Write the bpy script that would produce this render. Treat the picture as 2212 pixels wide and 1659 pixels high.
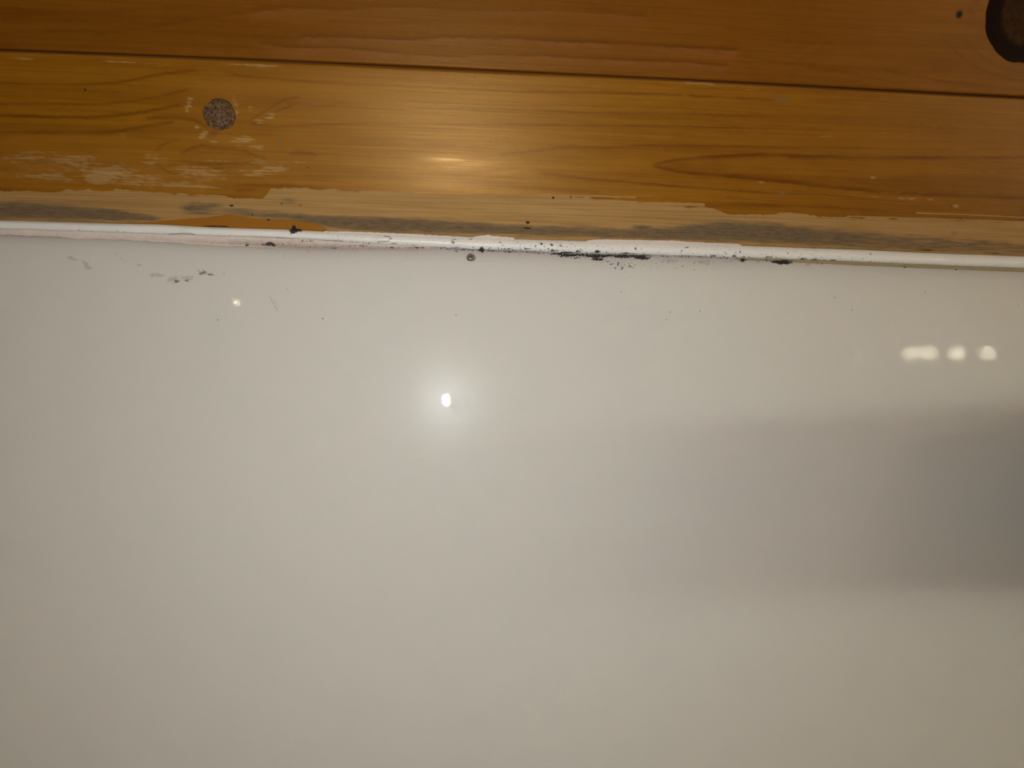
import bpy, math, random
import numpy as np

# ------------------------------------------------------------------ scene, camera, light
scene = bpy.context.scene
for o in list(bpy.data.objects):
    bpy.data.objects.remove(o, do_unlink=True)
COL = scene.collection
scene.view_settings.view_transform = 'Standard'
scene.view_settings.look = 'None'
scene.view_settings.gamma = 1.0
scene.view_settings.use_curve_mapping = False
scene.view_settings.exposure = 0.0

scene.cycles.max_bounces = 3; scene.cycles.diffuse_bounces = 2; scene.cycles.glossy_bounces = 1
scene.cycles.adaptive_threshold = 0.04; scene.cycles.use_light_tree = False
scene.cycles.transmission_bounces = 1; scene.cycles.caustics_reflective = False; scene.cycles.caustics_refractive = False

W, H, F = 2212.0, 1659.0, 1597.0        # photograph frame, focal length in its pixels
D = 0.60                                # camera to white panel, metres
CAM = np.array([0.0, -D, 1.86])
FOOT = (992.0, 868.0)                   # where the panel's normal through the lens meets the frame
FLASH_OFF = (-0.021, 0.0, 0.002)
FLASH_W, TUBE_L, BULB_L, SPOT_L = 1.72, 50.0, 80.0, 200.0

def cam_ray(px, py):
    px = np.asarray(px, float); py = np.asarray(py, float)
    return np.stack([(px - W/2)/F, -(py - H/2)/F, -np.ones_like(px*py*1.0)], -1)

def _cam_matrix():
    n = cam_ray(*FOOT); n /= np.linalg.norm(n)
    p0 = cam_ray(0, 477.5); p1 = cam_ray(2212, 555.0)
    p0 = p0*D/(p0@n); p1 = p1*D/(p1@n)
    X = p1 - p0; X /= np.linalg.norm(X)
    return np.array([X, n, np.cross(X, n)])
M = _cam_matrix()                       # camera axes -> world axes (x right, y into panel, z up)

cam_data = bpy.data.cameras.new('camera')
cam_data.sensor_fit = 'HORIZONTAL'; cam_data.sensor_width = 36.0
cam_data.lens = F/W*36.0
cam_data.clip_start = 0.01
cam = bpy.data.objects.new('camera', cam_data); COL.objects.link(cam)
from mathutils import Matrix, Vector
mw = Matrix.Identity(4)
for i in range(3):
    for j in range(3):
        mw[i][j] = M[i, j]
    mw[i][3] = CAM[i]
cam.matrix_world = mw
scene.camera = cam

world = bpy.data.worlds.new('room_dark'); scene.world = world
world.use_nodes = True
bg = world.node_tree.nodes.get('Background')
bg.inputs[0].default_value = (1.0, 0.85, 0.65, 1); bg.inputs[1].default_value = 0.02

fl = bpy.data.lights.new('phone_flash', 'AREA')
fl.shape = 'ELLIPSE'; fl.size = 0.010; fl.size_y = 0.017
fl.energy = FLASH_W; fl.color = (1.0, 0.955, 0.905)
fl.spread = math.radians(174)
flash = bpy.data.objects.new('phone_flash', fl); COL.objects.link(flash)
flash.location = Vector(CAM + np.array(FLASH_OFF))
flash.rotation_euler = (math.radians(90), 0, math.radians(-1))

# ------------------------------------------------------------------ helpers: photograph pixel -> surface point
def at_depth(px, py, h=0.0):
    """Point at height h in front of the panel that a pixel looks at (world)."""
    r = cam_ray(px, py) @ M.T
    k = (D - np.asarray(h, float)) / r[..., 1]
    return CAM + r*k[..., None]

TILT = math.radians(18.0)               # the pine boards lean in above the panel
EDGE_Z = float(at_depth(1106, 516.2)[2])
HINGE = np.array([0.0, -0.0035, EDGE_Z])
WN = np.array([0, math.cos(TILT), math.sin(TILT)])
WU = np.array([0, -math.sin(TILT), math.cos(TILT)])
def on_wood(px, py):
    r = cam_ray(px, py) @ M.T
    k = ((HINGE - CAM)@WN) / (r@WN)
    p = CAM + r*k[..., None] - HINGE
    return p[..., 0], p@WU              # s along the boards, t up the boards (metres)
def on_panel(px, py):
    p = at_depth(px, py)
    return p[..., 0], p[..., 2]

PX = D/F                                # one photograph pixel on the panel, metres

# ------------------------------------------------------------------ numpy noise
def _h(ix, iy, seed):
    n = (ix.astype(np.int64)*374761393 + iy.astype(np.int64)*668265263 + seed*982451653) & 0xFFFFFFFF
    n = ((n ^ (n >> 13))*1274126177) & 0xFFFFFFFF
    return ((n ^ (n >> 16)) & 0xFFFF)/65535.0
def vnoise(x, y, seed=0):
    x, y = np.broadcast_arrays(np.asarray(x, float), np.asarray(y, float))
    ix, iy = np.floor(x), np.floor(y)
    fx, fy = x-ix, y-iy
    fx = fx*fx*(3-2*fx); fy = fy*fy*(3-2*fy)
    a, b = _h(ix, iy, seed), _h(ix+1, iy, seed)
    c, d = _h(ix, iy+1, seed), _h(ix+1, iy+1, seed)
    return (a*(1-fx)+b*fx)*(1-fy) + (c*(1-fx)+d*fx)*fy
def fbm(x, y, seed=0, oct=4):
    v, a, tot = 0, 0.5, 0
    for k in range(oct):
        v = v + a*vnoise(x*2**k, y*2**k, seed+k*17); tot += a; a *= 0.5
    return v/tot
def smooth(e0, e1, x):
    t = np.clip((x-e0)/(e1-e0), 0, 1)
    return t*t*(3-2*t)
def lut(pts):
    a = np.array(pts, float)
    return lambda x: np.interp(x, a[:, 0], a[:, 1])

# ------------------------------------------------------------------ helpers: meshes
def tag(o, label=None, cat=None, group=None, kind=None):
    if label: o['label'] = label
    if cat: o['category'] = cat
    if group: o['group'] = group
    if kind: o['kind'] = kind
    return o
def link(o, parent=None):
    COL.objects.link(o)
    if parent: o.parent = parent
    return o
def grid_obj(name, P, mat, attrs=None, parent=None, flip=False, smooth_shade=True):
    """P: rows x cols x 3 vertex grid -> one mesh object; attrs: name -> rows x cols float."""
    r, c = P.shape[:2]
    me = bpy.data.meshes.new(name)
    idx = np.arange(r*c).reshape(r, c)
    q = np.stack([idx[:-1, :-1], idx[:-1, 1:], idx[1:, 1:], idx[1:, :-1]], -1).reshape(-1, 4)
    if flip: q = q[:, ::-1]
    n = len(q)
    me.vertices.add(r*c); me.vertices.foreach_set('co', P.reshape(-1).astype(np.float32))
    me.loops.add(n*4); me.loops.foreach_set('vertex_index', q.reshape(-1).astype(np.int32))
    me.polygons.add(n)
    me.polygons.foreach_set('loop_start', (np.arange(n)*4).astype(np.int32))
    me.polygons.foreach_set('use_smooth', np.full(n, smooth_shade))
    me.update(calc_edges=True); me.validate()
    for k, v in (attrs or {}).items():
        a = me.attributes.new(k, 'FLOAT', 'POINT')
        a.data.foreach_set('value', np.ascontiguousarray(np.broadcast_to(v, (r, c))).reshape(-1).astype(np.float32))
    me.materials.append(mat)
    return link(bpy.data.objects.new(name, me), parent)
def run_out(P, attrs, left, right):
    """Carry a strip's end profile straight on to the side walls."""
    def pad(a):
        return np.concatenate(([a[:, :1]] if left else []) + [a] + ([a[:, -1:]] if right else []), 1)
    Q = pad(P)
    if left: Q[:, 0, 0] = XL
    if right: Q[:, -1, 0] = XR
    return Q, {k: pad(np.ascontiguousarray(np.broadcast_to(v, P.shape[:2]))) for k, v in attrs.items()}
def py_obj(name, verts, faces, mat, parent=None, smooth_shade=False):
    me = bpy.data.meshes.new(name)
    me.from_pydata([tuple(map(float, v)) for v in verts], [], faces)
    me.update()
    if smooth_shade:
        me.polygons.foreach_set('use_smooth', [True]*len(me.polygons))
    me.materials.append(mat)
    return link(bpy.data.objects.new(name, me), parent)
def box(x0, x1, y0, y1, z0, z1):
    v = [(x, y, z) for z in (z0, z1) for y in (y0, y1) for x in (x0, x1)]
    f = [(0, 2, 3, 1), (4, 5, 7, 6), (0, 1, 5, 4), (2, 6, 7, 3), (0, 4, 6, 2), (1, 3, 7, 5)]
    return v, f
def bevel(o, w, seg=3):
    m = o.modifiers.new('bevel', 'BEVEL'); m.width = w; m.segments = seg; m.limit_method = 'ANGLE'
    return o
def tube(p0, p1, r, n=24, cap=True):
    p0, p1 = np.array(p0, float), np.array(p1, float)
    d = (p1-p0)/np.linalg.norm(p1-p0)
    a = np.cross(d, [0, 0, 1.0] if abs(d[2]) < .9 else [1.0, 0, 0]); a /= np.linalg.norm(a)
    b = np.cross(d, a)
    v, f = [], []
    for p in (p0, p1):
        for k in range(n):
            t = 2*math.pi*k/n
            v.append(p + r*(a*math.cos(t)+b*math.sin(t)))
    for k in range(n):
        f.append((k, (k+1) % n, n+(k+1) % n, n+k))
    if cap:
        f.append(tuple(range(n))[::-1]); f.append(tuple(range(n, 2*n)))
    return v, f
def lathe(prof, c, n=24):
    """prof: (radius, offset along -y) pairs; axis -y through c."""
    v, f = [], []
    for r, y in prof:
        for k in range(n):
            t = 2*math.pi*k/n
            v.append((c[0]+r*math.cos(t), c[1]-y, c[2]+r*math.sin(t)))
    for i in range(len(prof)-1):
        for k in range(n):
            f.append((i*n+k, i*n+(k+1) % n, (i+1)*n+(k+1) % n, (i+1)*n+k))
    f.append(tuple(range(n))[::-1]); f.append(tuple((len(prof)-1)*n+k for k in range(n)))
    return v, f

# ------------------------------------------------------------------ helpers: materials
class Mat:
    def __init__(s, name):
        s.m = bpy.data.materials.new(name); s.m.use_nodes = True
        s.t = s.m.node_tree; s.p = s.t.nodes['Principled BSDF']
        s._co = None
    def put(s, sock, v):
        if isinstance(v, bpy.types.NodeSocket): s.t.links.new(v, sock)
        elif isinstance(v, (tuple, list)) and len(v) == 3 and sock.type == 'RGBA': sock.default_value = (*v, 1)
        else: sock.default_value = v
    def n(s, kind, **kw):
        nd = s.t.nodes.new('ShaderNode'+kind)
        for k, v in kw.items(): setattr(nd, k, v)
        return nd
    def attr(s, name):
        return s.n('Attribute', attribute_name=name).outputs['Fac']
    def co(s):
        if s._co is None: s._co = s.n('TexCoord').outputs['Object']
        return s._co
    def mapped(s, scale, rot=(0, 0, 0), loc=(0, 0, 0)):
        m = s.n('Mapping'); s.put(m.inputs['Vector'], s.co())
        m.inputs['Scale'].default_value = scale; m.inputs['Rotation'].default_value = rot; m.inputs['Location'].default_value = loc
        return m.outputs[0]
    def noise(s, scale, sc=1.0, detail=2.0, rough=0.5, loc=(0, 0, 0), rot=(0, 0, 0), dist=0.0):
        nd = s.n('TexNoise'); s.put(nd.inputs['Vector'], s.mapped(scale, rot, loc))
        nd.inputs['Scale'].default_value = sc; nd.inputs['Detail'].default_value = detail
        nd.inputs['Roughness'].default_value = rough; nd.inputs['Distortion'].default_value = dist
        return nd.outputs['Fac']
    def voro(s, scale, feature='F1', rnd=1.0, out='Distance'):
        nd = s.n('TexVoronoi', feature=feature); s.put(nd.inputs['Vector'], s.mapped(scale))
        nd.inputs['Scale'].default_value = 1.0; nd.inputs['Randomness'].default_value = rnd
        return nd.outputs[out]
    def math(s, op, a, b=0.0, c=0.0, clamp=False):
        nd = s.n('Math', operation=op, use_clamp=clamp)
        s.put(nd.inputs[0], a); s.put(nd.inputs[1], b); s.put(nd.inputs[2], c)
        return nd.outputs[0]
    def step(s, v, e0, e1, o0=0.0, o1=1.0):
        nd = s.n('MapRange', interpolation_type='SMOOTHSTEP')
        s.put(nd.inputs['Value'], v)
        for k, x in zip(('From Min', 'From Max', 'To Min', 'To Max'), (e0, e1, o0, o1)): s.put(nd.inputs[k], x)
        return nd.outputs[0]
    def mix(s, f, a, b, blend='MIX'):
        nd = s.n('Mix', data_type='RGBA', blend_type=blend)
        s.put(nd.inputs[0], f); s.put(nd.inputs[6], a); s.put(nd.inputs[7], b)
        return nd.outputs[2]
    def bump(s, h, strength, dist, normal=None):
        nd = s.n('Bump'); s.put(nd.inputs['Height'], h)
        nd.inputs['Strength'].default_value = strength; nd.inputs['Distance'].default_value = dist
        if normal is not None: s.put(nd.inputs['Normal'], normal)
        return nd.outputs[0]
    def set(s, **kw):
        for k, v in kw.items(): s.put(s.p.inputs[k.replace('_', ' ')], v)
        return s

def plain(name, col, rough=0.5, metal=0.0, amt=0.06, sc=60):
    m = Mat(name)
    nz = m.noise((sc, sc, sc), detail=3)
    c2 = tuple(max(0, c*(1-amt*2)) for c in col)
    m.set(Base_Color=m.mix(nz, col, c2), Roughness=rough, Metallic=metal)
    return m.m
def emit(name, col, strength, sampled=True):
    m = Mat(name)
    nz = m.noise((40, 40, 40))
    m.set(Base_Color=col, Emission_Color=m.mix(nz, col, tuple(c*.96 for c in col)), Emission_Strength=strength, Roughness=0.4)
    if not sampled: m.m.cycles.emission_sampling = 'NONE'
    return m.m

# ---- pine boards
def wood_mat(name, light, dark, latewood, streak=1.0, glint=1.0):
    m = Mat(name)
    fib = m.noise((9, 60, 620), detail=5, rough=0.62)
    broad = m.noise((3.2, 20, 75), detail=3, loc=(3.1, 0, 1.7), dist=0.6)
    mott = m.noise((55, 55, 190), detail=4, rough=0.65, loc=(7, 0, 2))
    f = m.math('MULTIPLY_ADD', m.math('SUBTRACT', fib, 0.5), 0.75*streak, m.math('MULTIPLY_ADD', broad, 0.9, 0.05))
    f = m.math('MULTIPLY_ADD', m.math('SUBTRACT', mott, 0.5), 0.35, f)
    c = m.mix(m.step(f, 0.2, 0.85), light, dark)
    ln = m.attr('line')
    lnn = m.math('MULTIPLY', ln, m.step(fib, 0.15, 0.6, 0.75, 1.15), clamp=True)
    c = m.mix(m.math('MULTIPLY', lnn, 1.0), c, latewood)
    c = m.mix(m.math('MULTIPLY', m.math('MULTIPLY', m.attr('palewood_sheen'), m.step(mott, .32, .62, .35, 1.0)), 0.8, clamp=True), c, tuple(min(1, x*k) for x, k in zip(light, (1.25, 1.35, 5.0))))
    # varnish worn or scraped off: pale bare wood with ragged ends along the grain
    rag = m.math('SUBTRACT', m.noise((26, 60, 700), detail=4, rough=0.6, loc=(1, 0, 9)), 0.5)
    rag2 = m.math('SUBTRACT', m.noise((160, 60, 520), detail=3, loc=(4, 0, 3)), 0.5)
    st = m.math('MULTIPLY_ADD', rag, 0.9, m.math('MULTIPLY_ADD', rag2, 0.45, m.attr('strip')))
    st = m.step(st, 0.43, 0.60)
    bare = m.mix(m.step(fib, 0.3, 0.7), (0.45, 0.295, 0.125), (0.325, 0.195, 0.066))
    c = m.mix(m.math('MULTIPLY', st, 0.9), c, bare)
    # damp grey staining
    gn = m.noise((45, 60, 520), detail=5, rough=0.7, loc=(2, 0, 5))
    gs = m.noise((120, 200, 900), detail=4, rough=0.7, loc=(8, 0, 5))
    g = m.math('MULTIPLY_ADD', m.math('SUBTRACT', gn, 0.5), 1.1, m.attr('grey'))
    g = m.math('MULTIPLY_ADD', m.math('SUBTRACT', gs, 0.5), 0.5, g)
    g = m.step(g, 0.16, 0.70)
    greyc = m.mix(m.step(gs, 0.35, 0.62), (0.085, 0.070, 0.052), (0.165, 0.128, 0.080))
    c = m.mix(m.math('MULTIPLY', g, 0.88), c, greyc)
    # orange filler smear
    fi = m.step(m.math('MULTIPLY_ADD', rag2, 0.7, m.attr('filler')), 0.46, 0.56)
    c = m.mix(fi, c, (0.31, 0.128, 0.014))
    # dark specks and resin
    c = m.mix(m.attr('resin'), c, (0.16, 0.045, 0.012))
    c = m.mix(m.step(m.math('MULTIPLY_ADD', m.math('SUBTRACT', gs, .5), .9, m.attr('speck')), 0.25, 0.6), c, (0.03, 0.022, 0.018))
    c = m.mix(m.attr('green'), c, (0.15, 0.13, 0.06))
    rough = m.math('MULTIPLY_ADD', st, 0.16, m.math('MULTIPLY_ADD', m.math('MULTIPLY', m.attr('shine'), m.step(fib, .35, .65)), -0.13, m.math('MULTIPLY_ADD', fib, 0.14, 0.315)))
    rough = m.math('MULTIPLY_ADD', g, 0.15, rough)
    grainy = m.noise((300, 300, 1500), detail=3, rough=0.7, loc=(5, 1, 1))
    h = m.math('ADD', m.math('MULTIPLY', fib, 0.6), m.math('MULTIPLY', grainy, 0.5))
    nrm = m.bump(h, 0.35, 0.00025)
    m.set(Base_Color=c, Roughness=rough, Normal=nrm, Specular_IOR_Level=m.math('MULTIPLY', m.math('SUBTRACT', 1.0, m.math('MAXIMUM', m.math('MULTIPLY', st, .45), m.math('MAXIMUM', m.math('MULTIPLY', g, .8), m.attr('speck'))), clamp=True), 0.275*glint), IOR=1.8, Specular_Tint=(1.0, 0.68, 0.30, 1))
    return m.m
MAT_LOWER = wood_mat('pine_honey', (0.315, 0.138, 0.0070), (0.205, 0.077, 0.0022), (0.128, 0.038, 0.0008))
MAT_UPPER = wood_mat('pine_brown', (0.225, 0.085, 0.0070), (0.162, 0.055, 0.0018), (0.105, 0.029, 0.0008), streak=0.7, glint=0.6)
MAT_GROOVE = plain('groove_wood', (0.17, 0.055, 0.006), 0.8)

def knot_mat(name, base, dark, crack, ring_dark):
    m = Mat(name)
    nz = m.noise((900, 900, 900), detail=4, rough=0.7)
    lo = m.noise((230, 230, 230), detail=3)
    r = m.attr('radius')
    rings = m.math('SINE', m.math('MULTIPLY_ADD', nz, 7.0, m.math('MULTIPLY', r, 22.0)))
    c = m.mix(m.step(lo, 0.35, 0.65), base, dark)
    f = m.math('MULTIPLY_ADD', rings, 0.025, nz)
    c = m.mix(m.math('MULTIPLY', m.step(f, 0.44, 0.58), crack), c, (0.045, 0.024, 0.013))
    c = m.mix(m.math('MULTIPLY', m.step(r, 0.55, 0.70), ring_dark), c, (0.008, 0.002, 0.001))
    c = m.mix(m.math('MULTIPLY', m.step(m.math('MULTIPLY_ADD', nz, 0.2, r), 0.98, 1.10), 0.4), c, (0.04, 0.02, 0.012))
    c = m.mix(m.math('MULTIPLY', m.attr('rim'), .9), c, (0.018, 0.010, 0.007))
    m.set(Base_Color=c, Roughness=0.5, Specular_IOR_Level=0.04, Normal=m.bump(nz, 0.4, 0.0004))
    return m.m
MAT_KNOT = knot_mat('knot_cracked', (0.235, 0.155, 0.088), (0.150, 0.085, 0.043), 0.8, 0.0)
MAT_BLACK_KNOT = knot_mat('knot_black', (0.045, 0.019, 0.003), (0.030, 0.011, 0.002), 0.25, 0.93)

# ---- white panel
def panel_mat():
    m = Mat('white_gloss_panel')
    broad = m.noise((2.2, 2.2, 2.2), detail=2)
    c = m.mix(broad, (0.70, 0.735, 0.715), (0.688, 0.731, 0.722))
    fine = m.noise((700, 700, 700), detail=4, rough=0.65)
    spk = m.noise((330, 330, 480), detail=4, rough=0.7, loc=(3, 3, 3))
    # grime just below the sealant, with contact shade painted in
    dirt = m.math('MULTIPLY', m.attr('dirt'), m.step(fine, 0.2, 0.8, 0.7, 1.15), clamp=True)
    c = m.mix(dirt, c, (0.28, 0.22, 0.20))
    st = m.math('MULTIPLY_ADD', m.math('SUBTRACT', spk, 0.5), 1.5, m.attr('stain'))
    c = m.mix(m.step(st, 0.34, 0.56, 0, 0.5), c, (0.44, 0.385, 0.29))
    sd = m.math('MULTIPLY_ADD', m.math('SUBTRACT', spk, 0.5), 1.8, m.attr('darkstain'))
    c = m.mix(m.step(sd, 0.40, 0.75, 0, 0.8), c, (0.20, 0.15, 0.10))
    # mould: stippled haze and black colonies
    hz = m.math('MULTIPLY_ADD', m.math('SUBTRACT', spk, 0.5), 1.6, m.attr('haze'))
    c = m.mix(m.step(hz, 0.42, 0.85, 0, 0.62), c, (0.16, 0.135, 0.125))
    mo = m.math('MULTIPLY_ADD', m.math('SUBTRACT', fine, 0.5), 1.7, m.attr('mould'))
    mo = m.math('MULTIPLY_ADD', m.math('SUBTRACT', spk, 0.5), 1.3, mo)
    c = m.mix(m.step(mo, 0.38, 0.72, 0, 0.97), c, (0.022, 0.018, 0.020))
    dt = m.attr('dots')
    dot = m.math('MULTIPLY', m.step(m.math('MULTIPLY_ADD', dt, 0.16, spk), 0.66, 0.71), m.step(dt, 0.02, 0.15))
    c = m.mix(m.math('MULTIPLY', dot, 0.85), c, (0.06, 0.05, 0.045))
    c = m.mix(m.step(m.math('MULTIPLY_ADD', m.math('SUBTRACT', spk, .5), 1.4, m.attr('hair')), 0.25, 0.95, 0, 0.55), c, (0.2, 0.18, 0.15))
    # fine wiping scratches in many directions + orange-peel surface
    sc = None
    gate = m.step(m.noise((30, 30, 30), detail=0), 0.45, 0.6)
    for k in range(6):
        a = math.pi*k/6 + 0.13
        mp = m.n('Mapping', vector_type='TEXTURE'); m.put(mp.inputs['Vector'], m.co())
        mp.inputs['Rotation'].default_value = (0, a, 0); mp.inputs['Scale'].default_value = (1/22, 1/22, 1/2400); mp.inputs['Location'].default_value = (k*.37, 0, k*.19)
        nd = m.n('TexNoise'); m.put(nd.inputs['Vector'], mp.outputs[0])
        nd.inputs['Scale'].default_value = 1.0; nd.inputs['Detail'].default_value = 0.0
        s_ = nd.outputs['Fac']
        line = m.step(s_, 0.66, 0.76)
        sc = line if sc is None else m.math('ADD', sc, line)
    peel = m.noise((620, 620, 620), detail=1.0, rough=0.6)
    nb = m.bump(m.math('MULTIPLY', sc, gate), 0.15, 0.0001)
    cn = m.bump(peel, 0.10, 0.00006)
    grime = m.math('ADD', dirt, m.step(mo, 0.38, 0.72), clamp=True)
    m.set(Base_Color=c, Roughness=m.math('MULTIPLY_ADD', grime, 0.35, 0.235), Specular_IOR_Level=0.07, Specular_Tint=(0.90, 0.96, 1.0, 1), Normal=nb,
          Coat_Weight=m.step(m.noise((800, 800, 800), detail=1), 0.40, 0.62, 0.015, 0.17), Coat_Roughness=0.012, Coat_IOR=1.5, Coat_Normal=cn)
    return m.m
MAT_PANEL = panel_mat()

# ---- sealant
def seal_mat(name, base, rough=0.35, spec=0.4):
    m = Mat(name)
    fine = m.noise((900, 900, 900), detail=4, rough=0.65)
    spk = m.noise((330, 330, 520), detail=4, rough=0.7, loc=(3, 3, 3))
    c = m.mix(m.noise((60, 60, 300), detail=3), base, tuple(x*0.93 for x in base))
    dirt = m.math('MULTIPLY_ADD', m.math('SUBTRACT', spk, 0.5), 0.55, m.attr('dirt'))
    c = m.mix(m.step(dirt, 0.12, 0.95, 0, 0.85), c, (0.30, 0.235, 0.205))
    fl_ = m.noise((520, 520, 900), detail=2, rough=0.6, loc=(6, 2, 4))
    dt = m.attr('dots')
    dot = m.math('MULTIPLY', m.step(m.math('MULTIPLY_ADD', dt, 0.22, fl_), 0.69, 0.74), m.step(dt, 0.005, 0.05))
    c = m.mix(m.math('MULTIPLY', dot, 0.9), c, (0.03, 0.028, 0.028))
    mo = m.math('MULTIPLY_ADD', m.math('SUBTRACT', fine, 0.5), 1.6, m.attr('mould'))
    mo = m.math('MULTIPLY_ADD', m.math('SUBTRACT', spk, 0.5), 1.2, mo)
    c = m.mix(m.step(mo, 0.38, 0.72, 0, 0.96), c, (0.025, 0.020, 0.020))
    c = m.mix(m.math('MULTIPLY', m.attr('crease'), 0.7), c, (0.12, 0.10, 0.08))
    m.set(Base_Color=c, Roughness=rough, Specular_IOR_Level=spec, Normal=m.bump(spk, 0.2, 0.0003))
    return m.m
MAT_BEAD = seal_mat('white_silicone', (0.92, 0.955, 0.95))
MAT_SKIRT = seal_mat('old_silicone_skirt', (0.80, 0.735, 0.69), 0.5, 0.25)
MAT_OLIVE = seal_mat('yellowed_silicone', (0.36, 0.30, 0.17), 0.45, 0.3)
MAT_SMEAR = seal_mat('pinkish_white_smear', (0.76, 0.68, 0.63), 0.5, 0.3)

# ------------------------------------------------------------------ traced edges (photograph pixels)
E_PTS = [(-700, 453), (0, 477), (226, 483.5), (340, 485.5), (452, 492), (620, 497), (700, 501), (900, 509), (1040, 513.5), (1150, 518.5),
         (1400, 524.5), (1600, 531), (1750, 537), (1850, 539.8), (2000, 547), (2212, 554.5), (2900, 579)]
S_PTS = [(-700, 80), (0, 108), (370, 122), (740, 138), (1110, 155.5), (1480, 172.5), (1850, 192), (2212, 211), (2900, 246)]
B1_PTS = [(-700, 470), (0, 495), (200, 501), (400, 508), (560, 513), (620, 516), (740, 523), (850, 530), (950, 535), (1020, 539), (1150, 543.5),
          (1250, 548), (1400, 551), (1580, 556.5), (1700, 560), (1850, 566), (2000, 572), (2212, 580.5), (2900, 606)]
B2_PTS = [(-700, 482), (0, 507), (112, 511.5), (226, 515.5), (300, 519.5), (400, 526), (500, 531), (600, 535.5), (700, 538), (800, 537.5), (900, 537.5), (945, 537)]
fE, fS, fB1, fB2 = lut(E_PTS), lut(S_PTS), lut(B1_PTS), lut(B2_PTS)

# fine columns where the photograph looks, wider ones out to the side walls
XL, XR = -1.40, 2.25
def columns(step):
    return np.concatenate([np.linspace(XL, -0.48, 24)[:-1], np.arange(-0.48, 0.62, step), np.linspace(0.62, XR, 36)])
def curve_on(fn, f, xs=np.arange(-700, 2901, 25)):
    a, b = fn(xs, f(xs)); return a, b

# ------------------------------------------------------------------ white panel (wall_back)
def seg_dist(X, Z, poly):
    d = np.full(X.shape, 1e9)
    for (x0, z0), (x1, z1) in zip(poly[:-1], poly[1:]):
        vx, vz = x1-x0, z1-z0
        L = vx*vx+vz*vz+1e-12
        t = np.clip(((X-x0)*vx+(Z-z0)*vz)/L, 0, 1)
        d = np.minimum(d, np.hypot(X-x0-t*vx, Z-z0-t*vz))
    return d
def blob(X, Z, px, py, rx, ry, fn=on_panel, p=1.0, ang=0.0):
    a, b = fn(px, py)
    dx, dz = (X-a)/PX, (Z-b)/PX
    ca, sa = math.cos(math.radians(ang)), math.sin(math.radians(ang))
    u, v = (dx*ca - dz*sa)/rx, (dx*sa + dz*ca)/ry
    return np.exp(-(u*u+v*v)**p)

PANEL_T = 0.006
xs = columns(1.6*PX)
z_top = EDGE_Z + 0.03
z_f0 = float(on_panel(2212, 560)[1]) - 0.085
rows = np.concatenate([[z_top], np.arange(EDGE_Z+0.012, z_f0, -1.6*PX), np.linspace(z_f0-0.01, 1.2, 24), np.linspace(1.1, 0.0, 8)])
X, Z = np.meshgrid(xs, rows)
# pixel column / distance below the bead for every vertex
ax, az = curve_on(on_panel, fB1)
PXL = np.interp(X, ax, np.arange(-700, 2901, 25))
below = (np.interp(X, ax, az) - Z)/PX              # px below bead's lower edge
b2x, b2z = curve_on(on_panel, lambda x: np.where(x < 945, fB2(np.minimum(x, 945)), fB1(x)+2))
below2 = (np.interp(X, b2x, b2z) - Z)/PX
amp = np.interp(PXL, [-200, 0, 300, 600, 900, 1150, 1500, 1800, 2300], [.42, .40, .32, .40, .56, .52, .50, .40, .42])
dirt = amp*np.exp(-np.clip(below2, 0, None)/np.interp(PXL, [0, 900, 2212], [13, 16, 20]))  # dirt fringe that also paints the soft shade under the sealant
dirt += 0.30*np.exp(-np.clip(below2, 0, None)/2.5)*np.interp(PXL, [0, 600, 1000], [1, .7, .3])
dirt += 0.13*np.exp(-np.clip(below2, 0, None)/42.0)
mould = np.zeros_like(X)
MOULD = [  # px, py, rx, ry, strength
    (1228, 551.5, 26, 3.6, 1), (1285, 553.5, 34, 4.2, 1), (1345, 555, 30, 3.4, .95), (1386, 556.5, 20, 5.0, 1.1), (1290, 559.5, 15, 4.5, 1.0),
    (1215, 553, 11, 5, .8), (1245, 557, 14, 3, .7), (1300, 561, 10, 3, .8), (1041, 541, 6, 5, 1), (1060, 542.5, 9, 2.5, .7), (1100, 544, 18, 2.2, .7),
    (1605, 562, 9, 5, 1.05), (1656, 561.5, 5, 4, .9), (1690, 566.5, 25, 5, 1.25), (1745, 570, 8, 5, .55), (1768, 570, 14, 2, .5),
    (1160, 546.5, 26, 1.8, .7), (1560, 557, 22, 2, .55), (1500, 556, 26, 2, .5), (1440, 554, 20, 3, .55), (985, 541, 12, 4, .5), (830, 534, 12, 4, .5),
    (900, 537, 20, 2.5, .45), (2065, 582, 4, 2.5, .9), (1955, 578, 5, 1.6, .8), (2140, 589, 3, 2, .6), (1329, 579, 3, 3, .9), (1336, 572, 5, 3, .6),
    (582, 530, 16, 5, .9), (533, 530.5, 6, 4, .6), (1848, 574, 6, 2, .5)]
for (x0_, x1_, off, w_, st_) in [(1170, 1425, 2.5, 3.2, .82), (880, 1180, 1.5, 2.0, .56), (1425, 1600, 1.5, 2.0, .5), (1590, 1720, 2.0, 2.6, .6)]:
    band_ = np.exp(-((below-off)/w_)**2)*smooth(x0_-10, x0_+40, PXL)*(1-smooth(x1_-40, x1_+10, PXL))
    mould = np.maximum(mould, st_*band_*(0.72+0.55*fbm(PXL/26, .4, 23)))
for a in MOULD:
    mould = np.maximum(mould, a[4]*blob(X, Z, a[0], a[1], a[2], a[3]))
haze = np.zeros_like(X)
for a in [(1445, 563, 40, 9, .62), (1520, 566, 45, 9, .66), (1575, 565, 25, 8, .55), (1500, 575, 70, 8, .35), (1340, 566, 50, 7, .45), (1230, 556, 60, 6, .42),
          (1640, 567, 40, 6, .38), (1745, 572, 40, 7, .45), (1370, 575, 30, 9, .35), (880, 541, 60, 6, .38), (800, 541, 60, 5, .34), (1000, 545, 40, 5, .35)]:
    haze = np.maximum(haze, a[4]*blob(X, Z, *a[:4]))
dots = np.zeros_like(X)
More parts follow.
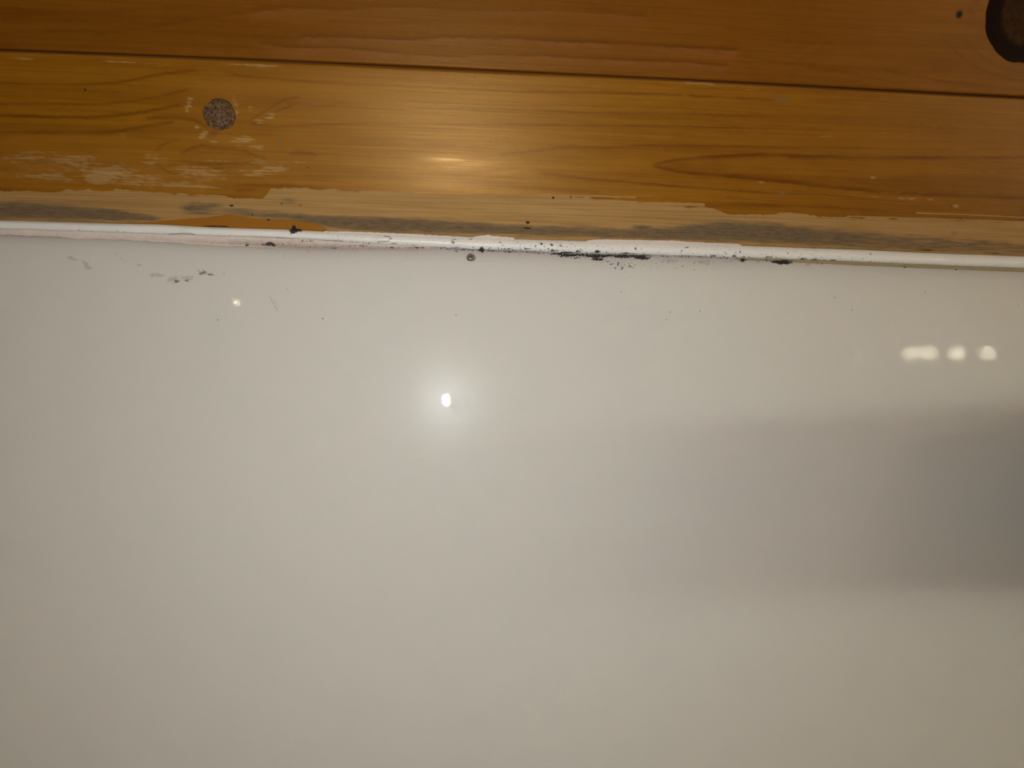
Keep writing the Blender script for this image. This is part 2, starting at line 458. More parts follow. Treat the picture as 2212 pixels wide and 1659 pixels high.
for a in [(1345, 572, 45, 14, .9), (1350, 610, 22, 40, .28), (1345, 640, 25, 45, .22), (1460, 575, 90, 10, .5), (1150, 550, 200, 8, .25)]:
    dots = np.maximum(dots, a[4]*blob(X, Z, *a[:4]))
stain = np.zeros_like(X); dark = np.zeros_like(X)
for a in [(152, 557, 9, 4, .8), (162, 561, 7, 3, .65), (187, 573, 7, 7, .8), (191, 579, 8, 4, .85), (181, 566, 4, 4, .7), (265, 562, 16, 7, .42, 25), (300, 573, 9, 5, .6),
          (338, 594, 24, 8, .62), (375, 604, 22, 10, .62), (400, 601, 22, 8, .6), (440, 588, 16, 8, .6), (483, 592, 14, 6, .42), (382, 621, 6, 3, .5), (250, 548, 5, 3, .5)]:
    stain = np.maximum(stain, a[4]*blob(X, Z, *a[:4], ang=(a[5] if len(a) > 5 else 0)))
for a in [(381, 608, 8, 4, .95), (404, 607, 8, 4, .8), (415, 598, 3, 3, .75), (431, 599, 4, 3, .6), (438, 590, 10, 3.5, .95, -20), (455, 593, 8, 3, 1.0), (428, 584, 6, 3, .6)]:
    dark = np.maximum(dark, a[4]*blob(X, Z, *a[:4], ang=(a[5] if len(a) > 5 else 0)))
def pxpoly(pts, fn=on_panel):
    return [tuple(map(float, fn(x, y))) for x, y in pts]
hair = np.zeros_like(X)
for pts, wd, st in [([(583, 641), (590, 654), (599, 670)], 1.4, .9), ([(592, 644), (596, 655), (602, 662)], 1.0, .7), ([(617, 619), (620, 625), (625, 632)], 1.2, .8),
                    ([(612, 541), (614, 548), (612, 558)], 1.0, .8), ([(663, 539), (668, 545)], 1.3, 1.0), ([(665, 547), (659, 551)], 1, .6),
                    ([(1288, 568), (1298, 567), (1318, 566)], 1.0, .7), ([(1281, 575), (1290, 571)], 1.0, .7), ([(1340, 614), (1350, 620), (1347, 626)], 1, .6),
                    ([(1363, 662), (1371, 664), (1376, 662)], 1, .6), ([(1335, 632), (1345, 629)], .9, .5), ([(1015, 673), (1030, 671)], 1, .3), ([(2017, 640), (2035, 648)], 1, .3)]:
    hair = np.maximum(hair, st*np.exp(-(seg_dist(X, Z, pxpoly(pts))/(wd*PX))**2))
for x, y, r in [(697, 688, 2), (1356, 1044, 2.4), (1115, 988, 2.2), (985, 680, 1.6), (595, 965, 1.5), (722, 1073, 1.8), (1440, 690, 1.5), (1512, 672, 1.6), (2200, 660, 1.5), (1448, 674, 1.8),
                (471, 691, 1.8), (1998, 630, 2), (1803, 643, 2), (1840, 670, 1.6), (1323, 1334, 2), (288, 945, 1.6), (512, 1358, 1.8)]:
    a, b = on_panel(x, y)
    hair = np.maximum(hair, 1.2*np.exp(-((X-a)**2+(Z-b)**2)/(1.3*r*PX)**2))
P = np.stack([X, np.zeros_like(X), Z], -1)
P[0, :, 1] = PANEL_T                                       # top rolls back behind the boards
wall_back = grid_obj('wall_back', P, MAT_PANEL, dict(dirt=dirt, mould=mould, haze=haze, dots=dots, stain=stain, darkstain=dark, hair=hair), flip=True)
tag(wall_back, 'glossy off-white wall panel with phone flash glare and mould along its top edge', 'wall', kind='structure')
bpy.context.view_layer.update()

# ------------------------------------------------------------------ pine boards (wall_upper)
BX0, BX1 = XL, XR
gv, gf = box(BX0, BX1, 0.0085, 0.02, 0.0, 0.92)
wall_upper = py_obj('wall_upper', gv, gf, MAT_GROOVE)
wall_upper.location = tuple(HINGE); wall_upper.rotation_euler = (TILT, 0, 0)
tag(wall_upper, 'leaning pine board cladding above the white panel', 'wall', kind='structure')

ex, et = curve_on(on_wood, fE)
sx_, stt = curve_on(on_wood, fS)
GAP = 0.00125
def low_edge(s): return np.interp(s, ex, et)
def seam(s): return np.interp(s, sx_, stt)
BW = float(np.mean(seam(np.linspace(-.4, .5, 20)) - low_edge(np.linspace(-.4, .5, 20)))) 

def line_field(S, T, lines, fn=on_wood):
    """Latewood lines: polyline tc(s) with one crisp and one soft flank."""
    out = np.zeros_like(S)
    for k, (pts, wu, wd, amp_) in enumerate(lines):
        a = np.array(pts, float)
        xsn = np.linspace(a[0, 0], a[-1, 0], max(8, int(abs(a[-1, 0]-a[0, 0])/6)))
        # smooth the traced polyline a little
        ys = np.interp(xsn, a[:, 0], a[:, 1])
        ker = np.ones(7)/7
        ysm = np.convolve(np.pad(ys, 3, mode='edge'), ker, 'valid')
        s, t = fn(xsn, ysm)
        tc = np.interp(S, s, t)
        wob = (vnoise(S*220, k*7.3, 5)-.5)*1.6*PX + (vnoise(S*900, k*3.1, 6)-.5)*1.0*PX
        dpx = (tc + wob - T)/PX                           # >0 : below the line
        prof = np.where(dpx > 0, .82*np.exp(-(dpx/wd)**2)+.18*np.exp(-dpx/(3*wd)), .82*np.exp(-(dpx/wu)**2)+.18*np.exp(dpx/(3*wu)))
        f0 = 14*PX
        ends = smooth(s[0]-f0*.3, s[0]+f0, S)*(1-smooth(s[-1]-f0, s[-1]+f0*.3, S))
        if a[0, 0] <= 0: ends = 1-smooth(s[-1]-f0, s[-1]+f0*.3, S) if a[-1, 0] < 2212 else np.ones_like(S)
        elif a[-1, 0] >= 2212: ends = smooth(s[0]-f0*.3, s[0]+f0, S)
        var = 0.7+0.6*vnoise(S*60, k*5.7, 9)
        out = np.maximum(out, 1.08*amp_*prof*ends*var)
    return out

L_LINES = [
    ([(0, 179), (89, 181), (174, 183), (247, 178), (309, 168), (347, 159), (386, 154), (432, 152)], 1.8, 3.5, .55),
    ([(494, 160), (540, 166), (617, 172), (671, 177), (740, 180), (817, 183), (910, 188), (1010, 193), (1107, 197.5), (1203, 199.5), (1311, 201), (1480, 206)], 2.6, 2.2, .55),
    ([(0, 224), (154, 224.5), (231, 224), (301, 216), (347, 208), (386, 197), (417, 191)], 2, 3, .45),
    ([(0, 249), (116, 253), (216, 253), (293, 245), (347, 235), (397, 226)], 3, 3, .6),
    ([(0, 285), (116, 285), (231, 285), (293, 276), (347, 266), (380, 260)], 2, 5, .6),
    ([(310, 258), (328, 255), (386, 254), (417, 258), (444, 272), (456, 282)], 4, 2.5, .75),
    ([(536, 266), (594, 274), (656, 269), (740, 268), (894, 267), (1010, 269), (1164, 269), (1480, 273), (1634, 277), (1789, 281), (1982, 285.5), (2212, 293)], 1.6, 3.0, .5),
    ([(660, 229), (740, 231.5), (875, 236), (1018, 233), (1126, 237), (1241, 242), (1480, 247), (1673, 253), (1866, 262), (2212, 268)], 1.6, 2.4, .45),
    ([(906, 220), (1087, 227), (1280, 228), (1480, 233), (1596, 241), (1750, 255)], 1.3, 2, .3),
    ([(1076, 333), (1164, 324), (1218, 317), (1311, 318), (1396, 313), (1480, 314), (1634, 315.6), (1789, 318), (1943, 321), (2212, 322)], 1.6, 4.5, .5),
    ([(1405, 358), (1440, 348), (1480, 342), (1557, 335.6), (1634, 332.5), (1711, 335), (1827, 337.6), (1943, 339.5), (2212, 338)], 2.2, 7.5, .8),
    ([(1405, 358), (1440, 367), (1480, 374), (1557, 380), (1673, 391.6), (1789, 405), (1904, 416), (2020, 422), (2212, 430)], 7.5, 2.2, .8),
    ([(1164, 374), (1280, 388), (1357, 394), (1480, 404), (1596, 413), (1673, 417), (1789, 420.5), (1866, 430), (1960, 437)], 3, 2, .6),
    ([(1480, 206), (1569, 210), (1680, 216)], 1.5, 2.5, .6),
    ([(1750, 216), (1904, 226), (2190, 235)], 1.3, 2, .4),
    ([(1480, 441), (1620, 443), (1760, 446), (1900, 455), (1970, 452)], 5, 6, .5),
    ([(1560, 425), (1750, 440), (1900, 448)], 2, 3, .35),
    ([(0, 411), (77, 417), (162, 420)], 5, 2, .7),
    ([(0, 365), (110, 372), (190, 379), (260, 384)], 3, 3, .35),
    ([(0, 345), (90, 349), (200, 352)], 3, 4, .3),
    ([(203, 426), (290, 436), (339, 445), (380, 452)], 1.2, 1.6, .5),
    ([(260, 404), (305, 417), (350, 426)], 1.2, 2, .45),
    ([(90, 419), (150, 424), (230, 431)], 1.2, 1.6, .35),
    ([(386, 338), (404, 319), (418, 314), (445, 313), (469, 318), (508, 322), (540, 327), (564, 342), (581, 347)], 2, 5, .7),
    ([(386, 338), (396, 353), (413, 356), (461, 355), (524, 353.5), (575, 352)], 5, 2, .6),
    ([(328, 340), (334, 318), (350, 311), (366, 305), (392, 297)], 2, 3.5, .5),
    ([(328, 340), (347, 366), (386, 380), (463, 382), (520, 376)], 3, 2, .45),
    ([(400, 333), (430, 330), (500, 333), (560, 336)], 2, 2, .3),
    ([(396, 345), (450, 343), (530, 344)], 2, 2, .35),
    ([(454, 366), (480, 364), (508, 361), (532, 358)], 2.5, 1.8, .75),
    ([(536, 262), (560, 248), (579, 235), (600, 221), (618, 212), (636, 209), (652, 211)], 2.5, 3, .55),
    ([(548, 266), (586, 247), (617, 231), (640, 226)], 2, 2.4, .5),
    ([(610, 224), (640, 222), (680, 224)], 1.5, 3, .35),
    ([(440, 402), (470, 404), (540, 399), (620, 401), (740, 412), (900, 417)], 3, 5, .45),
    ([(500, 380), (560, 384), (640, 386), (760, 394), (900, 398)], 3, 3, .3),
    ([(480, 425), (520, 430), (560, 433)], 4, 4, .5),
    ([(500, 412), (540, 409), (560, 408)], 4, 5, .55),
    ([(620, 333), (660, 328), (690, 337)], 4, 5, .5),
    ([(650, 380), (800, 384), (950, 390), (1100, 402), (1300, 416)], 5, 5, .35),
    ([(740, 300), (900, 305), (1080, 322)], 3, 3, .2),
    ([(1180, 430), (1250, 434), (1310, 433)], 4, 3, .5),
    ([(1250, 426), (1330, 426)], 3, 3, .65), ([(1260, 443), (1300, 443)], 2, 3, .5),
]
U_LINES = [
    ([(640, 79), (740, 79), (817, 83), (887, 86), (956, 79), (1033, 82), (1126, 83), (1203, 89), (1311, 93), (1480, 102), (1600, 108)], 4.5, 2.2, .55),
    ([(560, 92), (579, 96), (633, 102), (740, 103), (817, 110), (875, 115), (987, 122), (1049, 117), (1126, 119), (1176, 119), (1241, 124), (1357, 130), (1480, 134), (1580, 142)], 4, 1.6, .5),
    ([(532, 29), (598, 19), (675, 18.5), (740, 22), (817, 16), (902, 15), (987, 22), (1087, 24), (1176, 23), (1280, 28), (1400, 37)], 9, 1.2, .32),
    ([(200, 76), (347, 58), (424, 42), (494, 33), (532, 29)], 7, 1.6, .22),
    ([(700, 46), (830, 49), (1000, 46), (1150, 52), (1330, 62)], 3, 3, .2),
    ([(930, 133), (1000, 138), (1100, 146), (1240, 152), (1400, 160)], 2, 3, .3),
    ([(1480, 104), (1634, 127), (1789, 150), (1866, 166), (1960, 185)], 3, 2, .25),
    ([(1560, 60), (1700, 70), (1830, 74), (1900, 68)], 3, 4, .2),
    ([(1904, 147), (1962, 162), (2060, 178), (2212, 194)], 2, 4, .4),
    ([(2040, 84), (2070, 120), (2110, 148), (2160, 166), (2212, 176)], 3, 2.5, .4),
    ([(2080, 78), (2105, 110), (2140, 138), (2212, 160)], 3, 3, .4),
    ([(0, 70), (150, 66), (300, 56)], 3, 5, .2), ([(0, 30), (200, 26), (420, 12)], 3, 5, .2),
    ([(0, 96), (180, 100), (330, 108)], 3, 3, .2),
]
def blobs(S, T, lst):
    out = np.zeros_like(S)
    for a in lst:
        out = np.maximum(out, a[4]*blob(S, T, a[0], a[1], a[2], a[3], fn=on_wood, ang=(a[5] if len(a) > 5 else 0)))
    return out

def make_board(mat, fb, ft, step, attr_fn, name='board'):
    ss = columns(step)
    n = int(BW/step)
    v = np.linspace(0, 1, n)
    S = np.broadcast_to(ss, (n, len(ss)))
    b, t = fb(ss), ft(ss)
    T = b + (t-b)*v[:, None]
    # rounded arrises and returns into the wall
    Yr = np.zeros(n)
    edge_d = np.minimum(v, 1-v)*BW
    Yr = 0.0011*np.clip(1-edge_d/0.0014, 0, 1)**2
    Y = np.broadcast_to(Yr[:, None], S.shape)
    Pm = np.stack([S, Y, T], -1)
    lo = Pm[0].copy(); lo[:, 1] = 0.0105
    hi = Pm[-1].copy(); hi[:, 1] = 0.0105
    Pm = np.concatenate([lo[None], Pm, hi[None]], 0)
    at = attr_fn(np.array(S), T)
    at = {k: np.concatenate([a[:1], a, a[-1:]], 0) for k, a in at.items()}
    base = dict(line=0, palewood_sheen=0, strip=0, grey=0, filler=0, speck=0, resin=0, green=0, shine=0)
    for k in base:
        if k not in at: at[k] = np.zeros(Pm.shape[:2])
    return grid_obj(name, Pm, mat, at, wall_upper)

def attrs_lower(S, T):
    A = {}
    ln = line_field(S, T, L_LINES)
    px = np.interp(S, ex, np.arange(-700, 2901, 25))       # photograph column of each vertex (approx.)
    up = (T - low_edge(S))/PX                              # px above the board's lower edge
    # tip of the cathedral figure filled with darker wood
    tip = blobs(S, T, [(1470, 358, 60, 14, .55), (1540, 358, 70, 18, .45), (1650, 362, 110, 24, .30), (1850, 372, 180, 34, .26), (2080, 380, 200, 36, .24)])
    # faint generic growth lines
    ph = T*2*math.pi/0.0062 + 6*fbm(S*2.2, T*14, 31, 3) + 1.2*vnoise(S*14, T*60, 33)
    gen = 0.16*np.clip(np.sin(ph), 0, 1)**3
    k_ = np.hypot((S-on_wood(474, 249)[0])/PX/1.35, (T-on_wood(474, 249)[1])/PX)
    ln = np.maximum(ln, tip)
    ln = np.maximum(ln, 0.46*smooth(1250, 2250, px)*(.6+.8*fbm(px/160, T*90, 37)))  # darker amber to the right, deepened to offset the bar light's sheen
    ln = np.maximum(ln, gen*(1-np.exp(-(k_/90)**2)))
    # scraped strip along the lower edge
    topf = lut([(-700, 58), (0, 60), (90, 58), (180, 64), (300, 68), (430, 66), (520, 62), (570, 63), (590, 86), (640, 88), (740, 86), (900, 88), (1030, 90), (1180, 97), (1270, 92),
                (1330, 90), (1420, 80), (1510, 80), (1530, 76), (1570, 68), (1700, 73), (1850, 69), (1965, 76), (2212, 76), (2900, 76)])
    strip = 0.5 + np.clip((topf(px) + (fbm(px/40, 0.5, 41)-.5)*14 - up)/11.0, -.7, .7)
    # ragged pale streaks pulled out of the varnish
    for x0, x1, y0, y1, w_ in [(1180, 1372, 422, 426, 2.2), (1260, 1350, 433, 435, 2.5), (1360, 1455, 424, 424, 1.3), (1390, 1520, 440, 443, 4), (1380, 1480, 450, 452, 3),
                               (1830, 2212, 467, 480, 1.6), (1980, 2212, 460, 470, 1.5), (1660, 1740, 375, 370, .8), (1700, 1800, 290, 296, .8), (1880, 1960, 285, 290, .8),
                               (1930, 2040, 262, 275, .9), (1900, 2000, 416, 417, 1), (2040, 2150, 375, 372, .8), (1560, 1640, 190, 196, 1), (1480, 1640, 183, 190, 1.2), (1600, 1700, 243, 247, .8)]:
        dd = seg_dist(S, T, pxpoly([(x0, y0), ((x0+x1)/2, (y0+y1)/2-1), (x1, y1)], on_wood))/PX
        strip = np.maximum(strip, (0.95 if w_ > 1.4 else 0.58)*np.exp(-(dd/w_)**2))
    # worn mottle round the knot and to the left
    worn = blobs(S, T, [(60, 345, 110, 26, .44), (160, 350, 120, 30, .47), (100, 380, 140, 24, .46), (250, 375, 90, 34, .52), (215, 385, 55, 16, .62), (300, 390, 110, 22, .50), (330, 345, 60, 30, .42),
                        (430, 375, 110, 22, .50), (480, 350, 80, 12, .40), (560, 372, 80, 20, .46), (640, 350, 80, 16, .40), (400, 400, 140, 16, .48),
                        (409, 222, 13, 22, .50, 20), (404, 236, 9, 12, .54), (509, 222, 11, 26, .46, -20), (512, 240, 8, 18, .46), (440, 290, 11, 26, .50, 50), (425, 276, 9, 13, .50), (462, 308, 18, 7, .48),
                        (525, 300, 46, 22, .49), (555, 318, 34, 15, .45), (585, 250, 26, 12, .48, -35), (560, 262, 20, 8, .48), (540, 235, 14, 14, .42), (560, 350, 40, 16, .46), (590, 362, 50, 12, .50),
                        (40, 300, 60, 10, .38), (250, 292, 60, 10, .36), (60, 125, 60, 8, .44), (300, 135, 160, 8, .42), (560, 142, 100, 7, .44), (1010, 162, 60, 4, .40), (1500, 178, 120, 5, .42),
                        (1690, 417, 12, 4, .46), (1890, 425, 30, 8, .42), (2010, 430, 20, 7, .48), (2065, 446, 16, 9, .48), (2035, 438, 34, 5, .45), (1960, 430, 60, 7, .42), (1640, 392, 40, 6, .36), (1885, 383, 12, 5, .45)])
    strip = np.maximum(strip, np.where(worn > .05, worn*1.18, 0))
    A['strip'] = strip
    # damp grey band
    gt = [(0, 470, 60, 12, .62), (30, 452, 60, 14, .66), (100, 458, 70, 15, .78), (180, 460, 60, 15, .86), (250, 466, 60, 12, .84), (310, 471, 40, 6, .8), (-80, 455, 90, 18, .7),
          (415, 450, 30, 9, .78), (455, 446, 30, 9, .66), (430, 460, 40, 9, .60), (500, 452, 46, 8, .5), (560, 463, 60, 9, .62), (640, 470, 60, 9, .72), (700, 478, 60, 10, .86), (770, 482, 70, 13, .94),
          (840, 487, 60, 14, .92), (900, 491, 60, 13, .88), (980, 492, 70, 12, .80), (1060, 496, 70, 11, .74), (1140, 498, 80, 11, .80), (1230, 502, 70, 10, .80), (1300, 507, 60, 9, .72), (1260, 488, 60, 5, .45),
          (1390, 492, 28, 6, .82), (1370, 508, 60, 8, .78), (1450, 503, 50, 12, .80), (1530, 498, 60, 18, .86), (1600, 500, 60, 18, .92), (1680, 505, 60, 18, .88), (1760, 512, 70, 16, .80),
          (1850, 518, 70, 14, .70), (1930, 522, 70, 14, .62), (2030, 524, 60, 16, .66), (2060, 503, 14, 10, .45, 40), (2120, 524, 40, 8, .72), (2130, 540, 80, 8, .56), (1990, 536, 70, 8, .62), (2240, 540, 80, 12, .6),
          (625, 436, 16, 8, .5), (608, 440, 4, 3, .9), (649, 443, 4, 2, .9)]
    band = np.array([(-200, 25, 22, .70), (100, 22, 20, .80), (250, 18, 14, .85), (330, 13, 7, .8), (350, 14, 7, .1), (385, 40, 10, .2), (420, 42, 14, .7), (480, 38, 12, .55), (560, 30, 12, .6),
                     (640, 26, 12, .70), (720, 22, 15, .85), (800, 20, 18, .9), (900, 20, 18, .86), (1050, 20, 15, .76), (1200, 20, 14, .76), (1350, 18, 14, .72), (1450, 22, 20, .80), (1550, 30, 26, .85),
                     (1650, 30, 26, .88), (1750, 26, 24, .80), (1900, 22, 22, .68), (2050, 20, 20, .62), (2212, 16, 16, .55), (2900, 16, 16, .5)], float)
    bc, bh, bst = (np.interp(px, band[:, 0], band[:, i]) for i in (1, 2, 3))
    A['grey'] = np.maximum(bst*.86*np.exp(-(np.abs(up-bc)/bh)**3), 0.92*blobs(S, T, gt))
    # orange filler
    poly = [(120, 481), (240, 482), (330, 479), (400, 473), (450, 469), (480, 465), (496, 463), (560, 472), (600, 475), (640, 476), (665, 480), (690, 486), (706, 493)]
    s_, t_ = on_wood(*np.array(poly, float).T)
    topt = np.interp(S, s_, t_)
    inside = (topt - T)/PX
    fi = 0.5 + np.clip(inside/5.0, -.5, .5)
    fi = np.where((S > s_[0]) & (S < s_[-1]), fi, 0)
    A['filler'] = fi*smooth(s_[0], s_[0]+.03, S)
    ln = ln*(1-0.75*smooth(.45, .6, strip))
    A['line'] = np.clip(ln, 0, 1)
    A['speck'] = blobs(S, T, [(184, 194, 2.6, 2.4, .9), (1195, 427, 2.6, 2.4, 1.2), (1233, 426, 2.2, 2, 1.0), (1140, 480.5, 4, 2.6, 1.3), (1139, 493, 9, 1.8, 1.0), (500, 444, 5, 2, 1.0), (545, 464, 3, 1.6, .8), (580, 474.5, 4, 2, .9),
                             (635, 492, 5, 5, 1.1), (640, 497, 14, 3, .9), (460, 488.5, 30, 1.6, .8), (480, 489, 20, 1.5, .7), (2075, 472, 3, 1.6, .8), (2055, 446, 2, 1.6, .8), (2000, 540, 26, 2, .6), (2010, 541, 60, 1.6, .5), (2150, 547, 60, 1.6, .55), (1760, 536, 10, 2, .5),
                             (1026, 166, 2.5, 1.6, .5), (665, 362, 1.8, 1.8, .7), (1310, 524, 30, 1.2, .35)])
    A['green'] = blobs(S, T, [(605, 310, 5, 5, .8), (1692, 214, 9, 4, .75), (1684, 214, 14, 3, .5), (1690, 417, 12, 5, .4), (496, 340, 3, 4, .4), (625, 434, 16, 6, .4)])
    A['resin'] = blobs(S, T, [(461, 287, 12, 7, .5, -35), (520, 262, 40, 4, .25)])
    pw = blobs(S, T, [(1060, 372, 90, 3, .5, 6), (500, 205, 80, 24, .45), (640, 290, 70, 20, .4), (760, 210, 200, 50, .45), (560, 250, 160, 60, .25), (120, 365, 190, 40, .55), (330, 370, 190, 45, .6), (520, 350, 150, 40, .5), (470, 300, 120, 30, .4), (150, 300, 200, 20, .25)])  # pale wood and wear; wide patch left of centre and thin streak paint sheen
    # pale upper arris of the board
    pw = np.maximum(pw, 0.5*np.exp(-((seam(S)-GAP/2-T)/PX/4.0)**2)*(0.3+fbm(px/90, .3, 51)))
    A['shine'] = blobs(S, T, [(1030, 355, 110, 12, .9, -6), (970, 345, 60, 10, 1), (1120, 370, 80, 5, .9, -8), (960, 395, 90, 12, .5), (980, 430, 120, 6, .6)])
    A['palewood_sheen'] = pw
    return A

def attrs_upper(S, T):
    A = {}
    ln = line_field(S, T, U_LINES)
    ph = T*2*math.pi/0.009 + 6*fbm(S*2.0, T*12, 61, 3)
    ln = np.maximum(ln, 0.15*np.clip(np.sin(ph), 0, 1)**3)
    A['line'] = ln
    # paler earlywood just under each traced line
    low = [([(a, b+4) for a, b in L[0]], 2.0, 12.0, .55) for L in U_LINES[:2]] + [([(a, b+3) for a, b in U_LINES[2][0]], 2.0, 11.0, .4)]
    A['palewood_sheen'] = line_field(S, T, low)
    A['speck'] = blobs(S, T, [(2072, 31, 6.5, 7, 1.3), (1959, 25, 2, 1.5, .7), (2093, 92, 1.5, 1.5, .6)])
    A['resin'] = blobs(S, T, [(2098, 22, 14, 6, .75, 40), (2108, 6, 10, 12, .7), (2072, 31, 11, 11, .5), (2100, 45, 20, 24, .35), (2120, 60, 14, 40, .4), (2150, 108, 22, 10, .5, -50), (2190, 140, 26, 7, .5, -25)])
    return A
def attrs_plain(seed):
    def f(S, T):
        ph = T*2*math.pi/0.008 + 7*fbm(S*2.0+seed*3, T*12, 71+seed, 3)
        return dict(line=0.35*np.clip(np.sin(ph), 0, 1)**3)
    return f

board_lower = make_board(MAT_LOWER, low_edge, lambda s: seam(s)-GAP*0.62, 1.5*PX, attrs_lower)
board_upper = make_board(MAT_UPPER, lambda s: seam(s)+GAP*0.62, lambda s: seam(s)+BW, 1.7*PX, attrs_upper)
board_lower['label'] = 'honey pine board with scraped, grey stained lower edge'
board_upper['label'] = 'darker brown pine board with a black knot'
for k in range(1, 6):
    make_board(MAT_UPPER if k % 2 else MAT_LOWER, lambda s, k=k: seam(s)+k*BW+GAP, lambda s, k=k: seam(s)+(k+1)*BW, 0.006, attrs_plain(k))

def make_knot(parent, px, py, rx, ry, mat, label, irregular, rot=0.0, dome=0.0006):
    c, d = on_wood(px, py)
    nr, na = 22, 72
    a = np.linspace(0, 2*np.pi, na)
    r = np.linspace(0.001, 1, nr)
    R, Aa = np.meshgrid(r, a, indexing='ij')
    wob = 1 + irregular*(vnoise(np.cos(a)*1.7+5, np.sin(a)*1.7+5, 81) - .5) + irregular*.5*(vnoise(np.cos(a)*5+9, np.sin(a)*5+9, 82)-.5)
    wob[-1] = wob[0]
    u, v = R*rx*PX*np.cos(Aa)*wob, R*ry*PX*np.sin(Aa)*wob
    cr, sr = math.cos(rot), math.sin(rot)
    Y = -dome*(1-R**4) - 0.00012 + 0.0007*smooth(.955, 1.0, R)
    Pm = np.stack([c+u*cr-v*sr, Y, d+u*sr+v*cr], -1)
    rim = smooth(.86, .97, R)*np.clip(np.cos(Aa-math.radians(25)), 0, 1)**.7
    o = grid_obj('knot', Pm, mat, dict(radius=R, rim=rim), parent, flip=True)
    o['label'] = label
    return o
make_knot(board_lower, 474, 249, 33, 31, MAT_KNOT, 'round cracked grey-brown knot', 0.16, 0.3)
make_knot(board_upper, 2226, 27, 100, 104, MAT_BLACK_KNOT, 'large black-ringed knot', 0.08)

# ------------------------------------------------------------------ sealant bead between boards and panel
bs = np.arange(-60, 2275, 1.25)
bs = np.concatenate([np.linspace(-700, -65, 30), bs, np.linspace(2280, 2900, 30)])
NV = 30
v = np.linspace(0, 1, NV)[:, None]
PXg = np.broadcast_to(bs, (NV, len(bs)))
def wob1(x, amp, seed): return (fbm(x/60, .5, seed)-.5)*2*amp + (vnoise(x/9, .2, seed+3)-.5)*amp*.5
top = fE(bs) - 2.5
bot = fB1(bs) + wob1(bs, 1.0, 91)
PYg = top + (bot-top)*v
h0 = np.interp(bs, [-100, 500, 640, 2300], [0.0052, 0.0054, 0.0050, 0.0048]) * (1+0.10*(fbm(bs/70, .9, 95)-.5))
prof = np.clip(1-(2*v-1)**2, 0, 1)**0.55
lf = 1-smooth(540, 700, bs)
prof_l = np.clip(np.sin(np.pi*np.clip(v, 0, 1)**0.75), 0, 1)**0.6*(1-.0*v) + 0.32*smooth(.5, 1, v)
prof = prof*(1-lf) + prof_l*lf
Hh = 0.0004 + h0*prof
# little folds in the skin of the bead
for (x0, x1, a) in [(800, 845, 1), (976, 1010, 1), (385, 425, 1)]:
    Hh = Hh + 0.0006*np.exp(-((bs-(x0+x1)/2)/14)**2)*np.exp(-((v-.55)/.3)**2)
Pm = at_depth(PXg, PYg, Hh)
BXp, BYp = PXg, PYg
def pblob(lst, X_=None, Y_=None):
    X_ = BXp if X_ is None else X_; Y_ = BYp if Y_ is None else Y_
    out = np.zeros_like(X_, dtype=float)
    for a in lst:
        out = np.maximum(out, a[4]*np.exp(-(((X_-a[0])/a[2])**2 + ((Y_-a[1])/a[3])**2)))
    return out
dots_b = np.interp(PXg, [600, 640, 760, 900, 1090, 1180, 1260, 1330, 1560, 1650, 1800, 1890, 1960, 2212], [0, .05, .10, .04, .20, .34, .20, .10, .16, .14, .14, .02, .0, 0.0])
low_more = np.interp(PXg, [640, 1000, 1900, 2000], [.2, .35, .35, 0])*smooth(.72, .95, np.broadcast_to(v, PXg.shape))
mould_b = pblob([(633, 499, 9, 8, 1.2), (640, 498, 20, 4, .9), (1041, 538, 6, 5, 1.1), (1095, 538, 22, 3, .6), (1140, 537.5, 10, 2, .8), (1168, 543, 8, 4, .6), (1195, 541.5, 14, 3, .75), (1225, 546, 24, 3, .85),
                 (1250, 543, 9, 4, .8), (1290, 544, 9, 4, .85), (1310, 545, 5, 2, .6), (1350, 547, 16, 2.4, .8), (1370, 548, 10, 2, .7), (1540, 553, 10, 3, .75), (1585, 553, 6, 3, .9), (1490, 555.5, 16, 2, .7), (1660, 556, 14, 2.6, .7),
                 (1735, 559, 9, 2.5, .75), (1760, 561, 10, 2, .85), (1800, 562, 10, 2, .7), (1890, 565, 6, 3, .55), (985, 535, 10, 3, .6), (850, 526, 12, 2, .7), (890, 529, 14, 2, .6), (700, 520, 60, 1.8, .55), (760, 523, 40, 1.6, .5),
                 (979, 524, 4, 3, .7), (1080, 523, 2.5, 2.5, .8), (1157, 532, 3, 2.5, .8), (1169, 527, 3, 3, .8), (1192, 529, 4, 3.5, .85), (1211, 531, 4.5, 3.5, .85), (1224, 533, 4, 2, .7), (1373, 537, 4, 4, .6), (1110, 520, 5, 1.5, .6),
                 (1483, 535, 4, 2, .8), (1472, 542, 3, 3, .7), (1598, 544, 3, 2, .7), (1880, 549, 2.2, 2.2, .7), (838, 511, 6, 1.5, .6)])
under = 0.55*np.exp(-((1-v)/.05)**2)*np.interp(PXg, [0, 600, 700, 1000, 1500, 1800, 2212], [0, .2, .9, 1, 1, .6, .3])
mould_b = np.maximum(mould_b, under*(0.55+0.8*vnoise(PXg/22, 3.0, 99)))
dirt_shade_b = np.interp(PXg, [-100, 500, 700, 2212], [.20, .20, .06, .04])*smooth(.42, .85, np.broadcast_to(v, PXg.shape))  # greyed lower half: shading of the round bead painted in with the dirt
dirt_shade_b = np.maximum(dirt_shade_b, pblob([(240, 505, 40, 5, .3), (330, 508, 60, 5, .45), (470, 512, 60, 5, .5), (560, 513, 60, 5, .5), (1545, 551, 26, 4, .45), (640, 520, 50, 5, .4)]))
crease = np.zeros_like(Pm[..., 0])
def pseg(X_, Y_, pts):
    return seg_dist(X_, Y_, pts)
